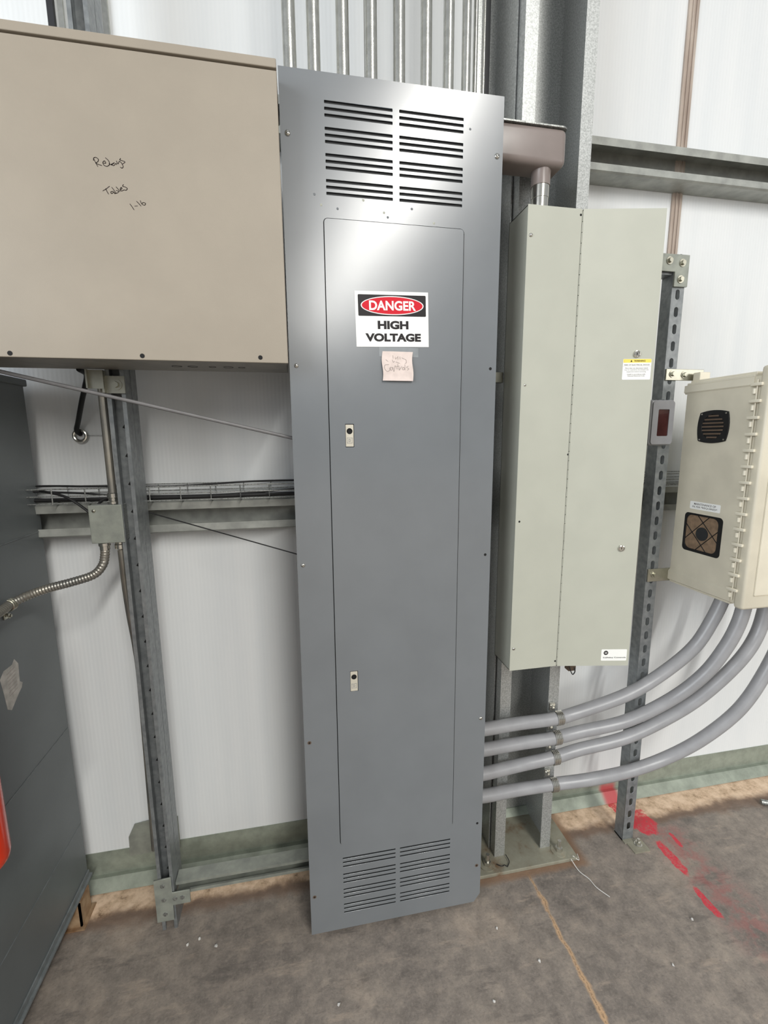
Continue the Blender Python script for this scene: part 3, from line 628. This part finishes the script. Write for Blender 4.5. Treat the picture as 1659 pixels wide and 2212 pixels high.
# ---------------------------------------------------------------- flexible grey conduits
c1 = [(.492, 1.17, .542), (.532, 1.175, .535), (.658, 1.2, .520), (.787, 1.2, .52), (.871, 1.198, .534), (1.024, 1.178, .587), (1.137, 1.17, .648), (1.237, 1.153, .741), (1.286, 1.141, .84), (1.315, 1.133, .933), (1.321, 1.131, .9575)]
c2 = [(.492, 1.17, .470), (.534, 1.175, .465), (.661, 1.2, .449), (.785, 1.2, .450), (.876, 1.198, .461), (1.033, 1.178, .493), (1.17, 1.150, .571), (1.246, 1.113, .67), (1.289, 1.09, .768), (1.314, 1.08, .848), (1.329, 1.08, .918), (1.332, 1.08, .9575)]
c3 = [(.492, 1.17, .390), (.537, 1.175, .382), (.665, 1.2, .370), (.796, 1.2, .380), (.881, 1.198, .396), (1.038, 1.178, .432), (1.184, 1.158, .504), (1.278, 1.133, .587), (1.369, 1.11, .701), (1.428, 1.11, .79), (1.450, 1.11, .898), (1.454, 1.11, .9575)]
c4 = [(.492, 1.17, .312), (.539, 1.175, .302), (.668, 1.2, .281), (.795, 1.2, .279), (.926, 1.185, .289), (1.064, 1.178, .303), (1.19, 1.168, .339), (1.299, 1.141, .415), (1.408, 1.12, .522), (1.492, 1.12, .642), (1.545, 1.12, .78), (1.558, 1.12, .9575)]
for c, lab in ((c1, 'topmost of the four grey flexible conduits curving right from the panel'), (c2, 'second grey flexible conduit from the top, curving up to the putty enclosure'),
               (c3, 'third grey flexible conduit from the top, tucked under the second'), (c4, 'lowest grey flexible conduit, sweeping widest to the right')):
    t = thing('flexible_conduit', lab, 'conduit', c[0], 'four grey flexible conduits')
    bm = nb(); tube(bm, resample(spline(c, 14), .0030), .0198, 22, .035); obj('jacket', bm, 'liquid', t, True)
    a, b = Vector(c[0]), Vector(c[1]); d = (b-a).normalized(); bm = nb(); lathe(bm, a+Vector((.002, 0, 0)), (1, 0, -.12), [(.024, 0), (.024, .016), (.022, .018)], 26); obj('connector', bm, 'liquid', t, True)
def clamp(x, z, lab, r=.0208):
    t = thing('conduit_clamp', lab, 'clamp', (x, 1.2, z-.02), 'one-hole clamps on the column')
    bm = nb(); seg = 22; pr = []
    for k in range(seg+1):
        an = math.radians(75+230*k/seg)      # wraps over the front
        pr.append((1.2+r*math.cos(math.radians(80+200*k/seg)), z+r*math.sin(math.radians(80+200*k/seg))))
    for off, hh in ((-.0085, .0015), (-.003, .003), (.003, .003), (.0085, .0015)):
        P = [Vector((x+off, a, b)) for a, b in pr]; tube(bm, P, .0031, 8, 0)
    obj('band', bm, 'zinc', t, True)
    bm = nb(); box(bm, x-.022, x-.003, 1.216, 1.2225, z+r-.004, z+r+.022, .001); obj('tab', bm, 'zinc', t)
    hexbolt(t, (x-.013, 1.216, z+r+.011), r=.0052, h=.005, wash=.007, m='zinc')
clamp(.799, .5215, 'shiny clamp holding the topmost flexible conduit to the column'); clamp(.796, .4515, 'shiny clamp on the second flexible conduit')
clamp(.794, .3795, 'shiny clamp on the third flexible conduit'); clamp(.795, .279, 'shiny clamp on the lowest flexible conduit')

# ---------------------------------------------------------------- putty enclosure
NX = 1.162
ne = thing('hinged_enclosure', 'putty-coloured plastic enclosure with ribbed hinge, fan grille and filter on its side', 'enclosure', (1.4, 1.09, .965))
side_h = [rrect(1.047, 1.146, 1.404, 1.488, .012)]; filt = rrect(1.033, 1.161, 1.075, 1.192, .012)
bm = place(holed(rrect(.975, 1.196, .966, 1.570), [filt], .004), lambda u, v, w: Vector((NX+w, u, v)))
box(bm, NX+.004, 1.66, 1.192, 1.196, .966, 1.570); box(bm, 1.656, 1.66, .975, 1.192, .966, 1.570); box(bm, NX+.004, 1.656, .975, 1.192, 1.566, 1.570); box(bm, NX+.004, 1.656, .975, 1.192, .966, .970)
obj('body', bm, 'nema', ne)
bm = nb()
prism(bm, [(NX+.004, 1.571), (NX-.0035, 1.569), (NX-.004, 1.550), (NX+.002, 1.544)], lambda u, v, w: Vector((u, .990+w, v)), .214)
box(bm, NX-.003, 1.664, .990, 1.196, 1.569, 1.576, .0015); box(bm, NX+.003, 1.658, .990, 1.190, 1.576, 1.583, .0015)
obj('top_rim', bm, 'nema_lt', ne)
bm = nb(); prism(bm, [(NX+.002, .964), (NX-.004, .968), (NX-.004, .994), (NX+.002, 1.002)], lambda u, v, w: Vector((u, .985+w, v)), .215)
box(bm, NX+.003, 1.66, .990, 1.198, .958, .966, .001); obj('bottom_rim', bm, 'nema', ne)
bm = nb(); box(bm, NX-.006, 1.668, .945, .9735, .956, 1.594, .008, 3); dn_ = obj('door', bm, 'nema', ne, True)
bm = nb(); box(bm, NX+.024, 1.64, .941, .9455, .995, 1.57, .0035, 3); obj('raised_panel', bm, 'nema_lt', dn_, True)
for k in range(14):
    z = 1.549-k*.0418; bm = nb(); box(bm, NX-.013, NX-.001, .962, .992, z-.004, z+.004, .0015); cyl(bm, (NX-.006, .984, z-.023), (NX-.006, .984, z-.010), .0052, None, 12); cyl(bm, (NX-.006, .978, z-.03), (NX-.006, .978, z+.012), .0018, None, 8)
    obj('hinge_knuckle', bm, 'nema_lt', ne, True)
for z, hh, second in ((1.585, .033, True), (.960, .042, False)):
    bm = nb(); box(bm, 1.085, 1.215, 1.1985, 1.2035, z, z+hh, .001); a_ = obj('mounting_arm', bm, 'bolt', ne)
    hexbolt(a_, (1.106, 1.1985, z+hh*.55), wash=.0105, r=.007)
    if second: hexbolt(a_, (1.147, 1.1985, z+hh*.5), wash=.0105, r=.007)
# fan grille
def bulge(cy, cz, hw_, hh, b=.006, n=8):
    o = []
    for s in range(4):
        for k in range(n):
            t = -1+2*k/n; e = (1-t*t)*b
            o.append({0: (cy+t*hw_, cz-hh-e), 1: (cy+hw_+e, cz+t*hh), 2: (cy-t*hw_, cz+hh+e), 3: (cy-hw_-e, cz-t*hh)}[s])
    return o
bm = place(holed(bulge(1.096, 1.446, .043, .040), [circ(1.096, 1.446, .035, 32)], .004), fx(NX)); fg = obj('fan_grille', bm, 'black', ne)
bm = nb(); lathe(bm, (NX, 1.096, 1.446), (-1, 0, 0), [(.0355, 0), (.0355, .001)], 32); obj('grille_back', bm, 'darkhole', fg)
bm = nb()
for k in range(7):
    z = 1.446-.030+k*.010; hwd = math.sqrt(max(0, .034**2-(z-1.446)**2))
    if hwd > .004: box(bm, NX-.0045, NX-.001, 1.096-hwd, 1.096+hwd, z-.0022, z+.0022, .0008)
obj('grille_slats', bm, 'brown', fg)
for dy in (-.038, .038):
    for dz in (-.036, .036):
        bm = nb(); lathe(bm, (NX-.004, 1.096+dy, 1.446+dz), (-1, 0, 0), [(.0026, 0), (.002, .0012)], 10); obj('screw', bm, 'zinc', fg)
# filter in its opening
bm = nb(); box(bm, NX+.004, NX+.010, 1.026, 1.168, 1.068, 1.199); ff = obj('filter_mat', bm, 'filter', ne)
bm = place(holed(rrect(1.026, 1.168, 1.068, 1.199), [rrect(1.047, 1.155, 1.083, 1.186, .018)], .0035), lambda u, v, w: Vector((NX+.0005+w, u, v))); obj('filter_frame', bm, 'black', ff)
bm = nb(); cy, cz = 1.099, 1.1335
for an in (45, -45):
    for off in (-.024, .024):
        d = Vector((math.cos(math.radians(an)), math.sin(math.radians(an)))); nn = Vector((-d.y, d.x)); c = Vector((cy, cz))+nn*off
        cyl(bm, (NX+.0035, c.x-d.x*.055, c.y-d.y*.055), (NX+.0035, c.x+d.x*.055, c.y+d.y*.055), .0013, None, 6)
    for off in (-.036,): pass
obj('filter_guard', bm, 'black', ff)
bm = nb(); lathe(bm, (NX+.004, cy, cz), (-1, 0, 0), [(.020, 0), (.020, .002)], 24); obj('filter_hub', bm, 'panel_in', ff)
fl = thing('filter_label', 'small white MAINTENANCE OF FILTER label above the filter opening', 'label', (NX, 1.095, 1.205))
bm = nb(); prism(bm, rrect(1.046, 1.146, 1.2045, 1.2275, .003), fx(NX), .0004); obj('backing', bm, 'white', fl)
bm = nb(); fr = lambda u, v, w: Vector((NX-.0004-w, 1.096-u, v))
text(bm, 'MAINTENANCE OF', fr, 0, 1.2205, .072, .0062, .01); text(bm, 'FILTER *REQUIRED*', fr, 0, 1.2115, .082, .0062, .01); obj('lettering', bm, 'greytext', fl)
wl = thing('hazard_label', 'white label with an orange triangle on the front of the putty enclosure door', 'label', (1.27, .941, .985))
bm = nb(); prism(bm, rrect(1.237, 1.34, .9985, 1.022, .001), fy(.941), .0004); obj('backing', bm, 'white', wl)
bm = nb(); prism(bm, [(1.241, 1.0015), (1.259, 1.0015), (1.250, 1.0185)], fy(.9406), .0002); obj('triangle', bm, 'orange', wl)
bm = nb(); prism(bm, [(1.249, 1.008), (1.251, 1.008), (1.2515, 1.014), (1.2485, 1.014)], fy(.9404), .0002); prism(bm, circ(1.25, 1.0052, .001, 8), fy(.9404), .0002); obj('mark', bm, 'signblack', wl)
# round plug / cable entry on top of arm
bm = nb(); box(bm, 1.170, 1.205, 1.165, 1.190, 1.583, 1.606, .002); tag(obj('mounting_lug', bm, 'nema_lt'), 'cream plastic mounting lug on top of the putty enclosure near the upper arm', 'lug')

# thermostat-like device
th = thing('thermostat', 'small grey wall thermostat with dark red window on the right post', 'thermostat', (1.07, 1.19, 1.393))
bm = nb(); box(bm, 1.030, 1.1105, 1.1815, 1.2035, 1.393, 1.527, .008, 4); obj('case', bm, 'thermo', th, True)
bm = place(holed(rrect(1.034, 1.1065, 1.397, 1.523, .008), [rrect(1.0525, 1.0905, 1.421, 1.499, .003)], .0035), fy(1.182)); obj('bezel', bm, 'thermo', th)
bm = nb(); prism(bm, rrect(1.0525, 1.0905, 1.421, 1.499, .003), fy(1.1818), .0008); obj('window', bm, 'glassred', th)
bm = nb()
for x in (1.040, 1.052, 1.070, 1.082): box(bm, x, x+.005, 1.186, 1.199, 1.5268, 1.5275)
obj('vents', bm, 'darkhole', th)

# ---------------------------------------------------------------- left side: junction box, conduits, cables
jb = thing('junction_box', 'square galvanized junction box on the left strut post', 'junction box', (-.471, 1.21, 1.17))
bm = nb(); box(bm, -.507, -.436, 1.204, 1.245, 1.170, 1.262, .002); obj('box', bm, 'galv', jb)
bm = nb(); box(bm, -.509, -.433, 1.2005, 1.2038, 1.168, 1.264, .0015); obj('cover', bm, 'galv_dull', jb)
panscrew(jb, (-.4965, 1.2005, 1.250), r=.0045, m='bolt')
bm = nb(); cyl(bm, (-.457, 1.220, 1.285), (-.457, 1.220, 1.575), .0092, None, 20); t = thing('steel_conduit', 'thin steel conduit rising from junction box to the beige cabinet', 'conduit', (-.457, 1.22, 1.263), 'small steel conduits on left post'); obj('pipe', bm, 'emt_rust', t, True)
bm = nb(); lathe(bm, (-.457, 1.220, 1.2645), (0, 0, 1), [(.0135, 0), (.0135, .006), (.0105, .008), (.0105, .014), (.0128, .016), (.0128, .026), (.011, .028)], 24); obj('coupling', bm, 'zinc', t, True)
ec = [(-.452, 1.224, 1.150), (-.453, 1.228, 1.11), (-.459, 1.245, 1.05), (-.462, 1.262, .96), (-.458, 1.27, .86), (-.4555, 1.27, .76), (-.459, 1.27, .5), (-.4635, 1.27, .215)]
t = thing('steel_conduit', 'stained steel conduit bending down from junction box behind the left post', 'conduit', (-.46, 1.25, .2), 'small steel conduits on left post')
bm = nb(); tube(bm, spline(ec, 10), .0092, 16); obj('pipe', bm, 'emt_rust', t, True)
bm = nb(); lathe(bm, (-.452, 1.224, 1.1675), (0, 0, -1), [(.0125, 0), (.0125, .006), (.0145, .008), (.0145, .018), (.0105, .022)], 20); obj('coupling', bm, 'zinc', t, True)
mc = [(-.484, 1.21, 1.155), (-.485, 1.207, 1.135), (-.490, 1.2, 1.112), (-.511, 1.195, 1.090), (-.56, 1.19, 1.076), (-.606, 1.188, 1.066), (-.645, 1.18, 1.055), (-.672, 1.155, 1.045), (-.675, 1.12, 1.040), (-.672, 1.06, 1.040), (-.672, .95, 1.045), (-.675, .80, 1.05)]
t = thing('armoured_cable', 'ribbed metal-clad cable looping from the junction box to dark grey cabinet', 'cable', mc[-1])
bm = nb(); tube(bm, resample(spline(mc, 12), .0034), .0098, 16, .13); obj('armour', bm, 'emt_rust', t, True)
bm = nb(); lathe(bm, (-.484, 1.21, 1.1675), (0, 0, -1), [(.0135, 0), (.0135, .007), (.0115, .008), (.0115, .018)], 18); obj('connector', bm, 'zinc', t, True)
for i, y in enumerate((1.150, .985)):
    bm = nb(); P = []
    for k in range(11):
        an = math.radians(-90+180*k/10); P.append(Vector((-.676+.0125*math.cos(an), y, 1.042+.0125*math.sin(an))))
    for q in (-.006, 0, .006): tube(bm, [p+Vector((0, q, 0)) for p in P], .0028, 8)
    box(bm, -.6895, -.6865, y-.008, y+.008, 1.008, 1.031, .0005)
    c = thing('cable_strap', ('metal strap fixing the ribbed cable near the back edge of dark cabinet', 'metal strap fixing the ribbed cable at the left picture edge')[i], 'strap', (-.68, y, 1.01), 'straps on the ribbed cable')
    obj('band', bm, 'bolt', c, True); hexbolt(c, (-.6865, y, 1.018), (1, 0, 0), .004, .004, .005)
# top bracket of the left post
tbk = thing('post_bracket', 'bent zinc bracket with one bolt under the beige cabinet on left post', 'bracket', (-.43, 1.2, 1.53))
bm = place(holed(rrect(-.440, -.398, 1.531, 1.571, .001), [], .005), fy(1.2035)); bx0 = bm; box(bm, -.4435, -.4385, 1.187, 1.2035, 1.531, 1.5825); box(bm, -.470, -.4385, 1.185, 1.1885, 1.540, 1.5825); box(bm, -.4725, -.4690, 1.176, 1.1885, 1.540, 1.5825); obj('plate', bm, 'bolt', tbk)
hexbolt(tbk, (-.416, 1.1985, 1.551), wash=.0125, r=.0075)
# wall plate behind conduit foot
bm = place(holed([(-.700, .084), (-.43, .088), (-.43, .205), (-.52, .205), (-.562, .199), (-.582, .157), (-.584, .086)][1:], [], .003), fy(1.396)); tag(obj('gusset_plate', bm, 'galv_dull'), 'notched galvanized plate on wall base behind the left strut post', 'plate')

# tray with cables
def tray(x0, x1, lab):
    t = thing('cable_tray', lab, 'cable tray', ((x0+x1)/2, 1.34, 1.253), 'wire basket trays on the girt')
    bm = nb(); r = .0016
    for y, z in ((1.300, 1.258), (1.300, 1.277), (1.300, 1.296), (1.340, 1.258), (1.385, 1.258), (1.385, 1.277), (1.385, 1.296)): cyl(bm, (x0, y, z), (x1, y, z), r, None, 8)
    obj('long_wires', bm, 'galv', t)
    x = x0+.04
    while x < x1:
        bm = nb(); tube(bm, [(x, 1.30, 1.297), (x, 1.30, 1.2565), (x, 1.3001, 1.2565), (x, 1.385, 1.2565), (x, 1.3851, 1.2565), (x, 1.385, 1.297)], r, 6); obj('cross_wire', bm, 'galv', t); x += .0785
tray(-1.3, .59, 'wire basket cable tray on the lower girt left of the tall panel'); tray(.84, 2.6, 'wire basket cable tray seen between right post and the putty enclosure')
for i, (pts, r, lab) in enumerate([
    ([(-1.2, 1.33, 1.262), (-.7, 1.335, 1.264), (-.3, 1.33, 1.262), (.1, 1.335, 1.264), (.55, 1.33, 1.262)], .0055, 'thick black cable lying flat in the wire tray'),
    ([(-1.2, 1.35, 1.280), (-.75, 1.35, 1.300), (-.55, 1.34, 1.298), (-.35, 1.35, 1.292), (-.1, 1.36, 1.300), (.2, 1.35, 1.296), (.55, 1.35, 1.285)], .0028, 'thin dark cable arching along the top of the wire tray'),
    ([(-1.2, 1.34, 1.288), (-.8, 1.335, 1.291), (-.6, 1.33, 1.283), (-.45, 1.33, 1.270), (-.2, 1.34, 1.266), (.1, 1.34, 1.282), (.4, 1.34, 1.29)], .0028, 'dark cable dipping across the middle of the wire tray')]):
    bm = nb(); tube(bm, spline(pts, 10), r, 8); tag(obj('tray_cable', bm, 'blackcable', None, True), lab, 'cable', 'cables in the wire tray')
bm = nb(); tube(bm, spline([(-.665, 1.315, 1.292), (-.60, 1.296, 1.277), (-.555, 1.29, 1.245), (-.515, 1.285, 1.205), (-.495, 1.27, 1.19), (-.485, 1.256, 1.195)], 8), .0035, 8); tag(obj('drop_cable', bm, 'blackcable', None, True), 'black cable sagging from the tray to the back of junction box', 'cable')
bm = nb(); tube(bm, spline([(-.48, 1.30, 1.275), (-.515, 1.296, 1.262), (-.528, 1.29, 1.235), (-.520, 1.28, 1.205), (-.50, 1.255, 1.20)], 8), .0035, 8); tag(obj('loop_cable', bm, 'blackcable', None, True), 'short black cable curling round the left side of the junction box', 'cable')
bm = nb(); tube(bm, [(-.40, 1.292, 1.228), (.002, 1.215, 1.105)], .0017, 8); tag(obj('stay_wire', bm, 'blackcable'), 'thin black wire running diagonally down from left post to the tall panel', 'wire')
# flat grey strap crossing under the beige cabinet
bm = nb(); box(bm, 0, 1, -.005, .005, -.004, .004, 0)
a, b = Vector((-.95, 1.075, 1.6)), Vector((.0035, 1.148, 1.4195))
a = b+(Vector((-.604, 1.10, 1.5645))-b)*1.04; bm.free(); bm = nb(); tube(bm, [Vector((-.95, 1.09, a.z+.002)), a+Vector((-.03, 0, .002)), a, b], .0062, 10, 0, .7)
tag(obj('grey_cable', bm, 'greycable', None, True), 'straight grey cable slanting from upper left under beige cabinet to the panel', 'cable')
# black hose with ring on the wall
t = thing('cable_drop', 'black cable hanging from beige cabinet into a metal ring on wall', 'cable', (-.55, 1.37, 1.43))
bm = nb(); tube(bm, spline([(-.493, 1.1995, 1.585), (-.4945, 1.24, 1.578), (-.515, 1.275, 1.553), (-.540, 1.31, 1.521), (-.575, 1.36, 1.472), (-.590, 1.38, 1.448), (-.588, 1.396, 1.438)], 8), .0062, 12); obj('jacket', bm, 'blackcable', t, True)
bm = nb(); P = [Vector((-.587+.0155*math.cos(2*math.pi*k/24), 1.390, 1.434+.0155*math.sin(2*math.pi*k/24))) for k in range(25)]; tube(bm, P, .0048, 10); obj('ring', bm, 'zinc', t, True)
bm = nb(); cyl(bm, (-.570, 1.392, 1.4345), (-.448, 1.392, 1.4345), .0007, None, 6); tag(obj('fine_wire', bm, 'galv'), 'fine horizontal wire on the wall right of the metal ring', 'wire')

# ---------------------------------------------------------------- dark grey cabinet on the left
CX = -.690
dc = thing('floor_cabinet', 'dark grey metal floor cabinet whose side fills the lower left', 'cabinet', (-1.0, .95, 0))
bm = nb(); box(bm, -1.35, CX, .42, 1.352, .088, 1.572, .003); obj('body', bm, 'dkcab', dc)
bm = nb(); box(bm, -1.36, CX+.005, .41, 1.36, 1.560, 1.578, .003); obj('lid', bm, 'dkcab', dc)
bm = nb(); box(bm, -1.355, CX+.010, .415, 1.356, .080, .088, .001); box(bm, CX, CX+.004, .42, 1.352, .088, .104, .001); obj('bottom_flange', bm, 'dkcab_edge', dc)
for z in (1.18, .592, .272):
    bm = nb(); box(bm, CX-.001, CX+.0012, .43, 1.345, z, z+.0022); obj('seam', bm, 'dkcab_edge', dc)
for y in (1.29, .47):
    for x in (-.712, -1.3):
        bm = nb(); box(bm, x-.02, x+.035, y-.030, y-.025, 0, .080); box(bm, x-.02, x-.015, y-.030, y+.03, 0, .08); box(bm, x+.030, x+.035, y-.030, y+.03, 0, .08); box(bm, x-.03, x+.045, y-.04, y+.04, 0, .004); obj('foot', bm, 'rusty', dc)
hexbolt(dc, (CX, 1.165, 1.01), (1, 0, 0), .004, .004, .006)
# torn label
lbl = thing('torn_label', 'torn dusty paper label on side of the dark grey cabinet', 'label', (CX, 1.14, .80))
f = lambda u, v, w: Vector((CX+w, u, v))
bm = nb(); prism(bm, [(1.112, .80), (1.125, .79), (1.160, .815), (1.172, .822), (1.178, .832), (1.168, .840), (1.172, .885), (1.160, .902), (1.150, .893), (1.118, .893), (1.102, .880), (1.108, .84)], f, .0006); obj('sheet', bm, 'oldpaper', lbl)
bm = nb()
for i in range(7): prism(bm, [(1.125, .825+i*.009), (1.158, .829+i*.009), (1.158, .8303+i*.009), (1.125, .8263+i*.009)], lambda u, v, w: Vector((CX+.0006+w, u, v)), .0001)
obj('faded_lines', bm, 'pencil', lbl)

# fire extinguisher at the frame edge
fe = thing('fire_extinguisher', 'red fire extinguisher just showing at the left picture edge', 'fire extinguisher', (-.640, .90, .585))
bm = nb(); lathe(bm, (-.6425, .90, .580), (0, 0, 1), [(.0, 0), (.022, .001), (.036, .006), (.043, .016), (.0455, .03), (.0455, .33), (.042, .36), (.028, .385), (.014, .395), (.014, .41)], 40); obj('cylinder', bm, 'red', fe, True)
bm = nb(); lathe(bm, (-.6425, .90, .99), (0, 0, 1), [(.016, 0), (.016, .03), (.01, .035)], 20); box(bm, -.645, -.632, .83, .93, 1.018, 1.026, .001); obj('valve', bm, 'black', fe)
bm = nb(); box(bm, -.6895, -.684, .88, .92, .60, .96); obj('wall_hook', bm, 'black', fe)

# ---------------------------------------------------------------- floor litter
for pts, m_, lab in (([(.855, 1.165, .014), (.862, 1.13, .004), (.878, 1.10, .003), (.884, 1.07, .003), (.905, 1.035, .003)], 'wirewhite', 'thin white cord scrap on the floor beside the column base plate'),
                     ([(.868, 1.175, .014), (.885, 1.165, .004), (.892, 1.185, .006)], 'wirewhite', 'short curl of white cord at the base plate corner'),
                     ([(.600, 1.195, .016), (.612, 1.18, .022), (.625, 1.188, .015), (.632, 1.18, .016)], 'blackcable', 'curled black wire scrap on the base plate'),
                     ([(.632, 1.18, .015), (.645, 1.195, .018), (.642, 1.215, .024)], 'blackcable', 'second black wire scrap on the base plate, by the column foot')):
    bm = nb(); tube(bm, spline(pts, 6), .0014, 6); tag(obj('wire_scrap', bm, m_, None, True), lab, 'wire scrap')
bm = nb(); cyl(bm, (1.725, 1.243, .010), (1.86, 1.17, .010), .010, None, 14); tag(obj('pipe_offcut', bm, 'galv', None, True), 'end of a metal pipe on the floor at the right picture edge', 'pipe')
random.seed(3)
for k, (x, y) in enumerate([(-.30, .95), (.05, .93), (.52, 1.02), (-.02, .84), (.60, .92), (.95, .84), (.44, .86), (-.33, 1.16), (-.28, 1.13), (-.36, 1.15), (1.10, .93)]):
    bm = nb(); bmesh.ops.create_icosphere(bm, subdivisions=1, radius=.004, matrix=Matrix.Translation((x, y, .002)))
    for v in bm.verts: v.co += Vector((random.uniform(-.0015, .0015), random.uniform(-.0015, .0015), random.uniform(-.001, .001)))
    o = tag(obj('concrete_crumb', bm, 'wirewhite'), 'tiny pale crumb of debris lying on the concrete floor', 'debris', 'crumbs on the floor')
